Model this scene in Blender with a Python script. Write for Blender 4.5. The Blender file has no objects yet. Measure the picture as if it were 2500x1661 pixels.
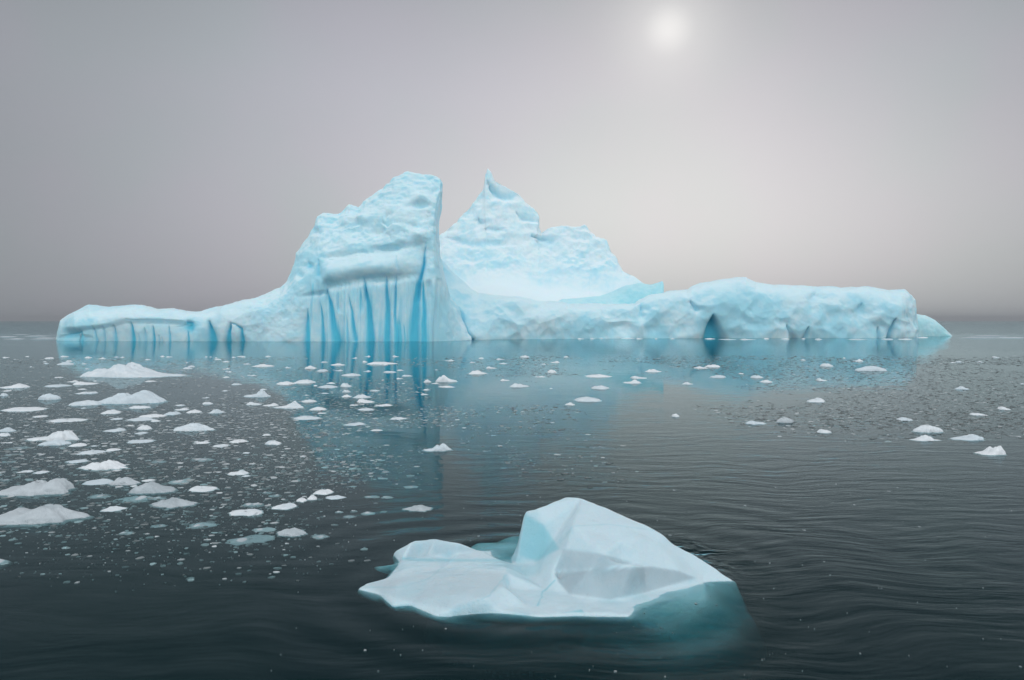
import bpy, bmesh, math, random
import numpy as np
from mathutils import Vector
from mathutils.geometry import delaunay_2d_cdt

scene = bpy.context.scene
col = scene.collection
rad = math.radians

# ------------------------------------------------------------------ camera
CAM_H = 4.0
F = 2500 * 24.0 / 36.0            # focal length in photo pixels (2500 wide)
CX, HZ = 1250.0, 783.0            # principal column, horizon row of the photo
cam_data = bpy.data.cameras.new("camera")
cam_data.lens = 24.0
cam_data.sensor_width = 36.0
cam_data.shift_y = -(830.5 - HZ) / 2500.0
cam_data.clip_start = 0.1
cam_data.clip_end = 60000.0
cam = bpy.data.objects.new("camera", cam_data)
cam.location = (0, 0, CAM_H)
cam.rotation_euler = (rad(90), 0, 0)
col.objects.link(cam)
scene.camera = cam

# ------------------------------------------------------------------ sky
SUN_AZ, SUN_EL = rad(12.9), rad(22.6)
sun_dir = Vector((math.sin(SUN_AZ) * math.cos(SUN_EL), math.cos(SUN_AZ) * math.cos(SUN_EL), math.sin(SUN_EL)))


class NT:
    """tiny helper to write node maths"""
    def __init__(self, tree):
        self.t = tree

    def node(self, kind, **kw):
        n = self.t.nodes.new(kind)
        for k, v in kw.items():
            setattr(n, k, v)
        return n

    def put(self, sock, v):
        if isinstance(v, bpy.types.NodeSocket):
            self.t.links.new(v, sock)
        else:
            sock.default_value = v

    def m(self, op, a, b=0.0, c=0.0, clamp=False):
        n = self.node("ShaderNodeMath", operation=op, use_clamp=clamp)
        self.put(n.inputs[0], a)
        self.put(n.inputs[1], b)
        self.put(n.inputs[2], c)
        return n.outputs[0]

    def smooth(self, v, lo, hi, a=0.0, b=1.0):
        n = self.node("ShaderNodeMapRange", interpolation_type="SMOOTHSTEP")
        self.put(n.inputs[0], v)
        for i, x in enumerate((lo, hi, a, b)):
            self.put(n.inputs[i + 1], x)
        return n.outputs[0]

    def gauss(self, v, mu, sig):
        d = self.m("DIVIDE", self.m("SUBTRACT", v, mu), sig)
        return self.m("EXPONENT", self.m("MULTIPLY", self.m("MULTIPLY", d, d), -1.0))

    def mix(self, f, a, b, blend="MIX"):
        n = self.node("ShaderNodeMix", data_type="RGBA", blend_type=blend)
        n.clamp_factor = True
        self.put(n.inputs[0], f)
        self.put(n.inputs[6], a)
        self.put(n.inputs[7], b)
        return n.outputs[2]

    def noise(self, vec, scale, detail=3.0, rough=0.55, dist=0.0):
        n = self.node("ShaderNodeTexNoise")
        self.put(n.inputs["Vector"], vec)
        n.inputs["Scale"].default_value = scale
        n.inputs["Detail"].default_value = detail
        n.inputs["Roughness"].default_value = rough
        n.inputs["Distortion"].default_value = dist
        return n.outputs["Fac"]

    def mapping(self, vec, loc=(0, 0, 0), rot=(0, 0, 0), scale=(1, 1, 1)):
        n = self.node("ShaderNodeMapping")
        self.put(n.inputs[0], vec)
        n.inputs[1].default_value = loc
        n.inputs[2].default_value = rot
        n.inputs[3].default_value = scale
        return n.outputs[0]


world = bpy.data.worlds.new("World")
scene.world = world
world.use_nodes = True
wt = world.node_tree
wt.nodes.clear()
W = NT(wt)
tc = W.node("ShaderNodeTexCoord")
nrm = W.node("ShaderNodeVectorMath", operation="NORMALIZE")
wt.links.new(tc.outputs["Generated"], nrm.inputs[0])
DIR = nrm.outputs[0]
sep = W.node("ShaderNodeSeparateXYZ")
wt.links.new(DIR, sep.inputs[0])
el = W.m("ARCSINE", W.m("MAXIMUM", sep.outputs[2], 0.0))
az = W.m("ARCTAN2", sep.outputs[0], sep.outputs[1])
dot = W.node("ShaderNodeVectorMath", operation="DOT_PRODUCT")
wt.links.new(DIR, dot.inputs[0])
dot.inputs[1].default_value = sun_dir
ang = W.m("ARCCOSINE", W.m("MINIMUM", dot.outputs["Value"], 1.0))
# fog bank ahead: blue-grey, darker at the horizon, a wide pale lobe where the sun is scattered low down
side = W.gauss(az, rad(5), rad(45))
lum = W.m("ADD", 0.235, W.m("MULTIPLY", side, 0.275))
dark = W.m("SUBTRACT", 1.0, W.m("MULTIPLY", W.m("EXPONENT", W.m("DIVIDE", el, -rad(6))), 0.22))
lum = W.m("MULTIPLY", lum, dark)
lum = W.m("MULTIPLY", lum, W.smooth(el, rad(17), rad(34), 1.0, 0.66))
soft = W.noise(DIR, 2.3, 2.0, 0.5)
lum = W.m("MULTIPLY", lum, W.m("ADD", W.m("MULTIPLY", soft, 0.16), 0.92))
lobe = W.m("MULTIPLY", W.gauss(az, rad(14), rad(29)), W.gauss(el, rad(6.8), rad(9.8)))


def tint(v, c):
    n = W.node("ShaderNodeVectorMath", operation="SCALE")
    n.inputs[0].default_value = c
    W.put(n.inputs["Scale"], v)
    return n.outputs[0]


add = W.node("ShaderNodeVectorMath", operation="ADD")
mot = W.smooth(W.noise(DIR, 4.0, 3.0, 0.5), 0.35, 0.65)
mt = W.node("ShaderNodeVectorMath", operation="SCALE")
W.put(mt.inputs[0], W.mix(mot, (0.925, 1.0, 1.085, 1), (0.975, 0.985, 1.11, 1)))
W.put(mt.inputs["Scale"], lum)
W.put(add.inputs[0], mt.outputs[0])
W.put(add.inputs[1], tint(lobe, (0.245, 0.232, 0.20)))
# unseen sky away from the fog bank, made evenly bright to light the ice
sky_col = W.mix(W.smooth(sep.outputs[1], 0.55, -0.15), add.outputs[0], (1.10, 1.14, 1.19, 1))
# the sun's disc seen through the fog
halo = W.m("MULTIPLY", W.m("EXPONENT", W.m("MULTIPLY", W.m("POWER", W.m("DIVIDE", ang, rad(3.7)), 2.0), -1.0)), 0.36)
sky_col = W.mix(halo, sky_col, (0.93, 0.94, 0.94, 1))
disc = W.m("MULTIPLY", W.smooth(ang, rad(2.3), rad(0.0)), 0.42)
sky_col = W.mix(disc, sky_col, (1.0, 1.0, 1.0, 1))
# a little of the clear-air sky through the veil
nish = W.node("ShaderNodeTexSky", sky_type="NISHITA", sun_disc=False)
nish.sun_elevation = SUN_EL
nish.sun_rotation = SUN_AZ
nish.dust_density = 4.0
nsc = W.node("ShaderNodeVectorMath", operation="SCALE")
wt.links.new(nish.outputs[0], nsc.inputs[0])
nsc.inputs["Scale"].default_value = 0.08
sky_col = W.mix(0.98, nsc.outputs[0], sky_col)
bg = W.node("ShaderNodeBackground")
wt.links.new(sky_col, bg.inputs[0])
bg.inputs[1].default_value = 1.0
wo = W.node("ShaderNodeOutputWorld")
wt.links.new(bg.outputs[0], wo.inputs[0])

# ------------------------------------------------------------------ sun (diffused by fog)
sl = bpy.data.lights.new("sun", "SUN")
sl.energy = 0.15
sl.angle = rad(120)
sl.color = (1.0, 0.98, 0.96)
sun = bpy.data.objects.new("sun", sl)
sun.rotation_euler = (-sun_dir).to_track_quat("-Z", "Y").to_euler()
sun.location = (60, 260, 120)
col.objects.link(sun)

# ------------------------------------------------------------------ exposure
vs = scene.view_settings
vs.view_transform = "Standard"
vs.look = "None"
vs.exposure = 0.0
vs.gamma = 1.0
vs.use_curve_mapping = False
cy = scene.cycles
cy.max_bounces = 8
cy.diffuse_bounces = 4
cy.glossy_bounces = 4
cy.transmission_bounces = 6
cy.transparent_max_bounces = 8
cy.volume_bounces = 0
cy.sample_clamp_indirect = 4.0
cy.use_denoising = True

# ------------------------------------------------------------------ helpers


def tag(o, label=None, category=None, group=None, kind=None):
    for k, v in (("label", label), ("category", category), ("group", group), ("kind", kind)):
        if v:
            o[k] = v
    return o


def link(name, mesh, mat=None, parent=None):
    o = bpy.data.objects.new(name, mesh)
    col.objects.link(o)
    if mat is not None and not mesh.materials:
        mesh.materials.append(mat)
    if parent:
        o.parent = parent
    return o


def mesh_from(name, verts, faces, smooth=True):
    me = bpy.data.meshes.new(name)
    verts = np.asarray(verts, dtype=np.float32)
    faces = np.asarray(faces, dtype=np.int32)
    k = faces.shape[1]
    me.vertices.add(len(verts))
    me.vertices.foreach_set("co", verts.ravel())
    me.loops.add(faces.size)
    me.loops.foreach_set("vertex_index", faces.ravel())
    me.polygons.add(len(faces))
    me.polygons.foreach_set("loop_start", np.arange(len(faces), dtype=np.int32) * k)
    me.polygons.foreach_set("loop_total", np.full(len(faces), k, dtype=np.int32))
    me.polygons.foreach_set("use_smooth", np.full(len(faces), smooth, dtype=bool))
    me.update(calc_edges=True)
    me.validate()
    return me


def grid_faces(nu, nv, wrap_u=False):
    i, j = np.meshgrid(np.arange(nu if wrap_u else nu - 1), np.arange(nv - 1), indexing="ij")
    i2 = (i + 1) % nu
    return np.stack([i * nv + j, i2 * nv + j, i2 * nv + j + 1, i * nv + j + 1], -1).reshape(-1, 4)


def point_attr(me, name, vals):
    a = me.attributes.new(name, "FLOAT", "POINT")
    a.data.foreach_set("value", np.asarray(vals, dtype=np.float32).ravel())


def sstep(x, a, b):
    t = np.clip((x - a) / (b - a), 0, 1)
    return t * t * (3 - 2 * t)


def _hash(ix, iy, iz, s):
    n = (ix.astype(np.int64) * 374761393 + iy.astype(np.int64) * 668265263 + iz.astype(np.int64) * 2147483647 + s * 974711) & 0xFFFFFFFF
    n = ((n ^ (n >> 13)) * 1274126177) & 0xFFFFFFFF
    n = ((n ^ (n >> 16)) * 2246822519) & 0xFFFFFFFF
    return ((n ^ (n >> 15)) & 0xFFFFFF) / float(0xFFFFFF)


def vnoise(p, s=0):
    """value noise in [-1,1]; p (...,3)"""
    f = np.floor(p)
    t = p - f
    t = t * t * t * (t * (t * 6 - 15) + 10)
    f = f.astype(np.int64)
    x, y, z = f[..., 0], f[..., 1], f[..., 2]
    r = 0
    for dx in (0, 1):
        wx = t[..., 0] if dx else 1 - t[..., 0]
        for dy in (0, 1):
            wy = t[..., 1] if dy else 1 - t[..., 1]
            for dz in (0, 1):
                wz = t[..., 2] if dz else 1 - t[..., 2]
                r = r + wx * wy * wz * _hash(x + dx, y + dy, z + dz, s)
    return r * 2 - 1


def fbm(p, octv=4, s=0, gain=0.5, ridged=False):
    a, tot, r = 1.0, 0.0, 0
    q = p.copy()
    for o in range(octv):
        n = vnoise(q, s + o * 17)
        if ridged:
            n = 1 - 2 * np.abs(n)
        r = r + a * n
        tot += a
        a *= gain
        q = q * 2.03 + 11.7
    return r / tot


def worley(p, s=0):
    """F1, F2 cell distances and the cell's own random value"""
    f = np.floor(p)
    f1 = np.full(p.shape[:-1], 9.0)
    f2 = np.full(p.shape[:-1], 9.0)
    cid = np.zeros(p.shape[:-1])
    for dx in (-1, 0, 1):
        for dy in (-1, 0, 1):
            for dz in (-1, 0, 1):
                c = f + np.array([dx, dy, dz])
                ci = c.astype(np.int64)
                h = [_hash(ci[..., 0], ci[..., 1], ci[..., 2], s + k * 31) for k in range(3)]
                d = np.sqrt(sum((c[..., k] + h[k] - p[..., k]) ** 2 for k in range(3)))
                nearer = d < f1
                f2 = np.where(nearer, f1, np.minimum(f2, d))
                cid = np.where(nearer, h[0], cid)
                f1 = np.where(nearer, d, f1)
    return f1, f2, cid


def depth_at(sy, h=CAM_H):
    return h * F / (sy - HZ)


# ------------------------------------------------------------------ materials


def new_mat(name):
    m = bpy.data.materials.new(name)
    m.use_nodes = True
    t = m.node_tree
    t.nodes.clear()
    out = t.nodes.new("ShaderNodeOutputMaterial")
    return m, NT(t), out


def principled(N, out, **kw):
    b = N.node("ShaderNodeBsdfPrincipled")
    for k, v in kw.items():
        N.put(b.inputs[k.replace("_", " ")], v)
    N.t.links.new(b.outputs[0], out.inputs["Surface"])
    return b


def ice_material(name, ice, deep, snow, scale=1.0, sss=0.4, sss_scale=0.9, bump=0.02, rough=0.55, coat=0.0):
    m, N, out = new_mat(name)
    tcn = N.node("ShaderNodeTexCoord")
    P = tcn.outputs["Object"]
    big = N.noise(P, 0.09 * scale, 4, 0.55, 0.6)
    mid = N.noise(P, 0.5 * scale, 5, 0.6, 0.3)
    patch = N.smooth(N.m("ADD", N.m("MULTIPLY", big, 0.6), N.m("MULTIPLY", mid, 0.4)), 0.38, 0.64)
    c = N.mix(patch, ice, snow)
    # wind-packed snow lies on what faces up
    geo = N.node("ShaderNodeNewGeometry")
    sp = N.node("ShaderNodeSeparateXYZ")
    N.put(sp.inputs[0], geo.outputs["Normal"])
    up = N.smooth(N.m("ADD", sp.outputs[2], N.m("MULTIPLY", mid, 0.3)), 0.45, 0.95)
    c = N.mix(up, c, snow)
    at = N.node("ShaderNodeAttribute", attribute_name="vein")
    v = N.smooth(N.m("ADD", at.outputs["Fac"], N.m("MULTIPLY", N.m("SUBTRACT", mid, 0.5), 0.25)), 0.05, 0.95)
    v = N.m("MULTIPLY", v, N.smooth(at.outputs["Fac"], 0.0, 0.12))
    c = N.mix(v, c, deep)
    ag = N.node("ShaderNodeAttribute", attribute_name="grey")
    c = N.mix(ag.outputs["Fac"], c, (0.31, 0.41, 0.46, 1))  # facet shade painted in as grey
    fine = N.noise(P, 2.2 * scale, 6, 0.62)
    bp = N.node("ShaderNodeBump")
    bp.inputs["Strength"].default_value = 1.0
    bp.inputs["Distance"].default_value = bump
    crisp = N.noise(P, 0.75 * scale, 5, 0.65)
    N.put(bp.inputs["Height"], N.m("ADD", fine, N.m("MULTIPLY", crisp, 2.0)))
    b = principled(N, out, Base_Color=c, Roughness=rough, IOR=1.31)
    b.inputs["Coat Weight"].default_value = coat
    b.inputs["Coat Roughness"].default_value = 0.12
    b.inputs["Specular IOR Level"].default_value = 0.35
    b.inputs["Subsurface Weight"].default_value = sss
    b.inputs["Subsurface Radius"].default_value = (0.35, 0.8, 1.0)
    b.inputs["Subsurface Scale"].default_value = sss_scale
    N.put(b.inputs["Normal"], bp.outputs[0])
    return m


ICE = (0.43, 0.79, 0.91, 1)
SNOW = (0.68, 0.88, 0.95, 1)
DEEP = (0.12, 0.64, 0.83, 1)
mat_berg = ice_material("glacier_ice", ICE, DEEP, SNOW)
mat_bowl = ice_material("packed_snow", (0.54, 0.83, 0.93, 1), (0.25, 0.68, 0.82, 1), (0.78, 0.91, 0.96, 1), rough=0.7)
mat_blue = ice_material("blue_ice", (0.40, 0.76, 0.83, 1), (0.25, 0.66, 0.75, 1), (0.60, 0.85, 0.90, 1))
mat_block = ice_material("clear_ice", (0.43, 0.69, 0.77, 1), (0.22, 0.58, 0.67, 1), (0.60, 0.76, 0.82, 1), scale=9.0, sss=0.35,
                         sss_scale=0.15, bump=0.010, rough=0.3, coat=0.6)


def floe_material(name, a, b_, rough):
    m, N, out = new_mat(name)
    tcn = N.node("ShaderNodeTexCoord")
    geo = N.node("ShaderNodeNewGeometry")
    P = geo.outputs["Position"]
    n1 = N.noise(P, 3.0, 4, 0.6)
    oi = N.node("ShaderNodeObjectInfo")
    f = N.m("ADD", N.m("MULTIPLY", n1, 0.7), N.m("MULTIPLY", oi.outputs["Random"], 0.45))
    c = N.mix(N.smooth(f, 0.3, 0.8), a, b_)
    bp = N.node("ShaderNodeBump")
    bp.inputs["Distance"].default_value = 0.07
    N.put(bp.inputs["Height"], N.noise(P, 6.0, 5, 0.65))
    b = principled(N, out, Base_Color=c, Roughness=rough)
    b.inputs["Specular IOR Level"].default_value = 0.3
    N.put(b.inputs["Normal"], bp.outputs[0])
    return m


mat_floe = floe_material("white_floe_ice", (0.66, 0.76, 0.81, 1), (0.86, 0.90, 0.92, 1), 0.6)
mat_wet = floe_material("waterlogged_ice", (0.36, 0.43, 0.46, 1), (0.58, 0.64, 0.67, 1), 0.4)

# slush chips: clear to cloudy brash
mat_slush, N, out = new_mat("slush_ice")
geo = N.node("ShaderNodeNewGeometry")
rnd = geo.outputs["Random Per Island"]
cr = N.node("ShaderNodeValToRGB")
N.put(cr.inputs[0], rnd)
e = cr.color_ramp.elements
e[0].position, e[0].color = 0.0, (0.09, 0.12, 0.125, 1)
e[1].position, e[1].color = 1.0, (0.74, 0.79, 0.81, 1)
for pos, c in ((0.35, (0.17, 0.21, 0.215, 1)), (0.75, (0.36, 0.41, 0.42, 1))):
    k = e.new(pos)
    k.color = c
principled(N, out, Base_Color=cr.outputs[0], Roughness=0.35)

mat_clear = floe_material("wet_clear_ice", (0.030, 0.048, 0.050, 1), (0.10, 0.13, 0.132, 1), 0.3)
mat_fleck = floe_material("ice_fleck", (0.16, 0.19, 0.20, 1), (0.40, 0.44, 0.45, 1), 0.5)

# ------------------------------------------------------------------ sea
FLOE_C = (0.55, 10.6)
mat_water, N, out = new_mat("sea_water")
geo = N.node("ShaderNodeNewGeometry")
P = geo.outputs["Position"]
sp = N.node("ShaderNodeSeparateXYZ")
N.put(sp.inputs[0], P)
px_, py_ = sp.outputs[0], sp.outputs[1]
warp = N.node("ShaderNodeVectorMath", operation="ADD")
wn = N.node("ShaderNodeTexNoise")
N.put(wn.inputs["Vector"], P)
wn.inputs["Scale"].default_value = 0.35
wn.inputs["Detail"].default_value = 1.0
ws = N.node("ShaderNodeVectorMath", operation="SCALE")
N.put(ws.inputs[0], wn.outputs["Color"])
ws.inputs["Scale"].default_value = 1.7
N.put(warp.inputs[0], P)
N.put(warp.inputs[1], ws.outputs[0])
Pw = warp.outputs[0]
near = N.smooth(py_, 26.0, 9.0)
calm = N.smooth(N.noise(P, 0.045, 2, 0.5), 0.36, 0.66)
rightish = N.smooth(px_, -6.0, 6.0)
r1 = N.noise(N.mapping(Pw, rot=(0, 0, rad(14)), scale=(0.55, 2.4, 1)), 1.0, 3, 0.55)
r2 = N.noise(N.mapping(Pw, rot=(0, 0, rad(-9)), scale=(0.22, 0.85, 1)), 1.0, 2, 0.5)
r3 = N.noise(N.mapping(Pw, rot=(0, 0, rad(20)), scale=(2.2, 6.0, 1)), 1.0, 2, 0.5)
amp1 = N.m("ADD", N.m("ADD", 0.0034, N.m("MULTIPLY", N.smooth(py_, 38.0, 80.0), 0.006)), N.m("ADD", N.m("MULTIPLY", near, 0.012), N.m("MULTIPLY", N.m("MULTIPLY", rightish, N.smooth(py_, 42.0, 12.0)), 0.020)))
amp1 = N.m("MULTIPLY", amp1, N.m("ADD", 0.45, calm))
h = N.m("MULTIPLY", r1, amp1)
h = N.m("ADD", h, N.m("MULTIPLY", r2, N.m("ADD", 0.006, N.m("MULTIPLY", N.smooth(py_, 16.0, 8.0), 0.03))))
far = N.smooth(py_, 165.0, 230.0)
r4 = N.noise(N.mapping(P, scale=(0.12, 0.3, 1)), 1.0, 3, 0.6)
h = N.m("ADD", h, N.m("MULTIPLY", r4, N.m("MULTIPLY", far, 0.5)))
h = N.m("ADD", h, N.m("MULTIPLY", r3, N.m("MULTIPLY", near, 0.0025)))
# rings pushed out by the rocking ice block
dx = N.m("SUBTRACT", px_, FLOE_C[0])
dy = N.m("SUBTRACT", py_, FLOE_C[1])
rr = N.m("SQRT", N.m("ADD", N.m("MULTIPLY", N.m("MULTIPLY", dx, dx), 0.55), N.m("MULTIPLY", dy, dy)))
rr = N.m("ADD", rr, N.m("MULTIPLY", wn.outputs["Fac"], 0.8))
ring = N.m("MULTIPLY", N.m("SINE", N.m("MULTIPLY", rr, 8.5)), N.m("MULTIPLY", N.m("EXPONENT", N.m("MULTIPLY", rr, -0.55)), 0.024))
h = N.m("ADD", h, ring)
# churned hollow behind the block
hx = N.m("DIVIDE", N.m("SUBTRACT", px_, 2.75), 0.75)
hy = N.m("DIVIDE", N.m("SUBTRACT", py_, 11.55), 0.8)
env = N.m("EXPONENT", N.m("MULTIPLY", N.m("ADD", N.m("MULTIPLY", hx, hx), N.m("MULTIPLY", hy, hy)), -1.0))
h = N.m("ADD", h, N.m("MULTIPLY", env, N.m("ADD", N.m("MULTIPLY", N.noise(P, 2.6, 2, 0.5, 0.5), 0.16), -0.10)))
bp = N.node("ShaderNodeBump")
bp.inputs["Strength"].default_value = 1.0
bp.inputs["Distance"].default_value = 1.0
N.put(bp.inputs["Height"], h)
fr = N.node("ShaderNodeFresnel")
fr.inputs["IOR"].default_value = 1.16
N.put(fr.inputs["Normal"], bp.outputs[0])
rf = N.node("ShaderNodeBsdfRefraction")
rf.inputs["Color"].default_value = (0.85, 0.96, 0.96, 1)
rf.inputs["Roughness"].default_value = 0.02
rf.inputs["IOR"].default_value = 1.2
N.put(rf.inputs["Normal"], bp.outputs[0])
gl = N.node("ShaderNodeBsdfGlossy")
gl.inputs["Color"].default_value = (0.80, 0.95, 0.99, 1)      # cold green-blue sea
gl.inputs["Roughness"].default_value = 0.02
N.put(gl.inputs["Normal"], bp.outputs[0])
mx = N.node("ShaderNodeMixShader")
N.put(mx.inputs[0], fr.outputs[0])
N.t.links.new(rf.outputs[0], mx.inputs[1])
N.t.links.new(gl.outputs[0], mx.inputs[2])
df = N.node("ShaderNodeBsdfDiffuse")                     # light scattered back up by the water itself
df.inputs[0].default_value = (0.0, 0.012, 0.0145, 1)
ad = N.node("ShaderNodeAddShader")
N.t.links.new(mx.outputs[0], ad.inputs[0])
N.t.links.new(df.outputs[0], ad.inputs[1])
N.t.links.new(ad.outputs[0], out.inputs["Surface"])
va = N.node("ShaderNodeVolumeAbsorption")
va.inputs["Color"].default_value = (0.15, 0.60, 0.62, 1)
va.inputs["Density"].default_value = 2.7
N.t.links.new(va.outputs[0], out.inputs["Volume"])

S = 9000.0
wv = [(x, y, z) for z in (0.0, -16.0) for (x, y) in ((-S, -S), (S, -S), (S, S), (-S, S))]
wf = [(0, 1, 2, 3), (7, 6, 5, 4), (0, 4, 5, 1), (1, 5, 6, 2), (2, 6, 7, 3), (3, 7, 4, 0)]
tag(link("sea_water", mesh_from("sea_water", wv, wf, smooth=False), mat_water), kind="structure")

# ------------------------------------------------------------------ iceberg
berg = bpy.data.objects.new("iceberg", None)
berg.location = (0, 140, 0)
col.objects.link(berg)
tag(berg, "huge pale blue iceberg with a fluted tower, pointed rear peak and long low walls", "iceberg")


def interp(x, pts):
    pts = np.array(pts, float)
    return np.interp(x, pts[:, 0], pts[:, 1])


def seg_dist(sx, sy, a, b):
    ax, ay = a
    bx, by = b
    vx, vy = bx - ax, by - ay
    t = np.clip(((sx - ax) * vx + (sy - ay) * vy) / (vx * vx + vy * vy + 1e-9), 0, 1)
    return np.hypot(sx - ax - t * vx, sy - ay - t * vy), t


def loft(sx, crest, Dfront, Dcrest, prof_y, prof_h, Dback, n_back=26, foot=-2.5, n_foot=6, smooth_from=0.0):
    """Section loft. sx: columns (photo px), crest: row of the crest, prof_*: (ncol, M) setback and height fractions."""
    nc, M = prof_h.shape
    Zc = CAM_H - (crest - HZ) / F * Dcrest
    D = Dfront[:, None] + (Dcrest - Dfront)[:, None] * prof_y
    ker = np.hanning(121)
    ker /= ker.sum()
    xs = np.arange(sx[0], sx[-1] + 0.5, 1.0)
    zs = np.interp(xs, sx, Zc)
    zs = np.convolve(np.pad(zs, 60, mode="edge"), ker, "valid")
    Zs = np.interp(sx, xs, zs)
    w = np.clip((prof_h - smooth_from) / (1 - smooth_from), 0, 1) ** 2 if smooth_from < 1 else np.zeros_like(prof_h)
    Z = (Zs[:, None] * (1 - w) + Zc[:, None] * w) * prof_h
    fz = np.linspace(foot, 0, n_foot, endpoint=False)
    Df = np.repeat(Dfront[:, None], n_foot, 1)
    Zf = np.repeat(fz[None], nc, 0)
    t = np.linspace(0, 1, n_back + 1)[1:]
    Db = Dcrest[:, None] + (Dback - Dcrest)[:, None] * (t[None] ** 1.2)
    Zb = Zc[:, None] + (foot - Zc)[:, None] * (t[None] ** 2.2)
    D = np.concatenate([Df, D, Db], 1)
    Z = np.concatenate([Zf, Z, Zb], 1)
    X = (sx[:, None] - CX) / F * D
    return np.stack([X, D, Z], -1)


def screen(V):
    return CX + F * V[..., 0] / V[..., 1], HZ - F * (V[..., 2] - CAM_H) / V[..., 1]


def normals(V):
    du = np.gradient(V, axis=0)
    dv = np.gradient(V, axis=1)
    n = np.cross(du, dv)
    n /= np.linalg.norm(n, axis=-1, keepdims=True) + 1e-9
    if n[n.shape[0] // 2, 10, 1] > 0:
        n = -n
    return n


def solid(name, V, mat, vein, parent=berg):
    nu, nv = V.shape[:2]
    faces = grid_faces(nu, nv)
    verts = V.reshape(-1, 3).copy()
    # close both ends with fans to a centre vertex, as quads with a doubled corner avoided: use end strips
    caps = []
    for i in (0, nu - 1):
        ring = i * nv + np.arange(nv)
        half = nv // 2
        a = ring[:half]
        bq = ring[::-1][:half]
        q = np.stack([a[:-1], a[1:], bq[1:], bq[:-1]], -1)
        caps.append(q if i else q[:, ::-1])
    faces = np.concatenate([faces] + caps)
    verts[:, 1] -= parent.location.y
    me = mesh_from(name, verts, faces)
    point_attr(me, "vein", np.clip(vein, 0, 1))
    return link(name, me, mat, parent)


def groove(sx, sy, lines, V_amp):
    """lines: (points, half width px, depth m, vein strength); returns (inward depth, vein)"""
    d = np.zeros(sx.shape)
    v = np.zeros(sx.shape)
    for pts, w, dep, vs_ in lines:
        pts = [tuple(p) for p in pts]
        best = np.full(sx.shape, 1e9)
        for a, b_ in zip(pts[:-1], pts[1:]):
            dist, t = seg_dist(sx, sy, a, b_)
            best = np.minimum(best, dist)
        y0, y1 = pts[0][1], pts[-1][1]
        tt = np.clip((sy - y0) / (y1 - y0 + 1e-6), 0, 1)
        ww = w * (0.25 + 1.15 * tt)
        ends = sstep(sy, y0 - 2 * w, y0 + 0.25 * (y1 - y0)) if y1 - y0 > 25 else 1.0
        if y1 < 815 and y1 - y0 > 25:
            ends = ends * (1 - sstep(sy, y1 - 0.5 * (y1 - y0), y1))
        g = np.exp(-(best / ww) ** 2) + 0.45 * np.exp(-(best / (ww * 2.6)) ** 2)
        d = np.maximum(d, g * dep * ends)
        v = np.maximum(v, (0.8 * np.exp(-(best / (ww * 0.9)) ** 2) + 0.2 * np.exp(-(best / (ww * 2.2)) ** 2)) * vs_ * (0.25 + 0.75 * ends))
    return d * V_amp, v


def Z1(p):      # zoom window 1 -> photo px
    return (100 + p[0] / 2.95, 640 + p[1] / 2.95)


def Z2(p):
    return (680 + p[0] / 3.408, 390 + p[1] / 3.408)


def Z3(p):
    return (1050 + p[0] / 3.408, 390 + p[1] / 3.408)


def Z4(p):
    return (1550 + p[0] / 2.95, 650 + p[1] / 2.95)


# ---- tower with its long tail
topA = [(136, 836), (139, 814), (141, 800), (146, 781), (168, 767), (217, 745), (263, 748), (330, 746), (385, 754), (425, 752), (456, 758), (490, 761),
        (534, 749), (591, 735), (642, 720), (683, 704), (698, 685), (712, 654), (727, 619), (742, 592), (757, 572), (767, 553), (776, 532), (791, 523),
        (827, 521), (853, 505), (874, 507), (897, 490), (935, 463), (962, 438), (991, 423), (1006, 425), (1040, 429), (1062, 434), (1067, 442), (1070, 560),
        (1074, 600), (1080, 640), (1098, 722), (1117, 757), (1138, 807), (1151, 831)]
sx = np.concatenate([np.arange(136, 150, 0.7), np.arange(150, 680, 1.6), np.arange(680, 1062, 1.15), np.arange(1062, 1076, 0.45), np.arange(1076, 1151.5, 1.2)])
crest = interp(sx, topA)
Dfr = interp(sx, [(139, 137), (180, 133), (400, 131.5), (680, 131), (900, 130.5), (1060, 131), (1151, 140)])
Dcr = Dfr + interp(sx, [(139, 4), (200, 9), (480, 7), (640, 7), (720, 8), (800, 11), (960, 13), (1066, 12.5), (1080, 10), (1151, 3)])
M = 230
t = np.linspace(0, 1, M)
# tail section: rounded slab; tower section: cliff, roll, leaning upper slope
th = t * np.pi / 2
ph_tail = np.sin(th) ** 0.62
py_tail = 1 - np.cos(th) ** 0.75
ph_tow = t ** 0.96
py_tow = interp(t, [(0, 0), (0.3, 0.11), (0.5, 0.21), (0.62, 0.29), (0.7, 0.4), (0.85, 0.66), (0.95, 0.86), (1, 1)])
wt_ = sstep(sx, 600, 760)[:, None]
prof_h = ph_tail[None] * (1 - wt_) + ph_tow[None] * wt_
prof_y = py_tail[None] * (1 - wt_) + py_tow[None] * wt_
V = loft(sx, crest, Dfr, Dcr, prof_y, prof_h, Dfr + interp(sx, [(139, 12), (200, 22), (600, 24), (900, 34), (1066, 30), (1151, 14)]))
SX, SY = screen(V)
front = np.zeros(V.shape[:2])
front[:, :6 + M] = 1.0
front[:, 6 + M - 14:6 + M] = np.linspace(1, 0, 14)[None]
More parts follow.
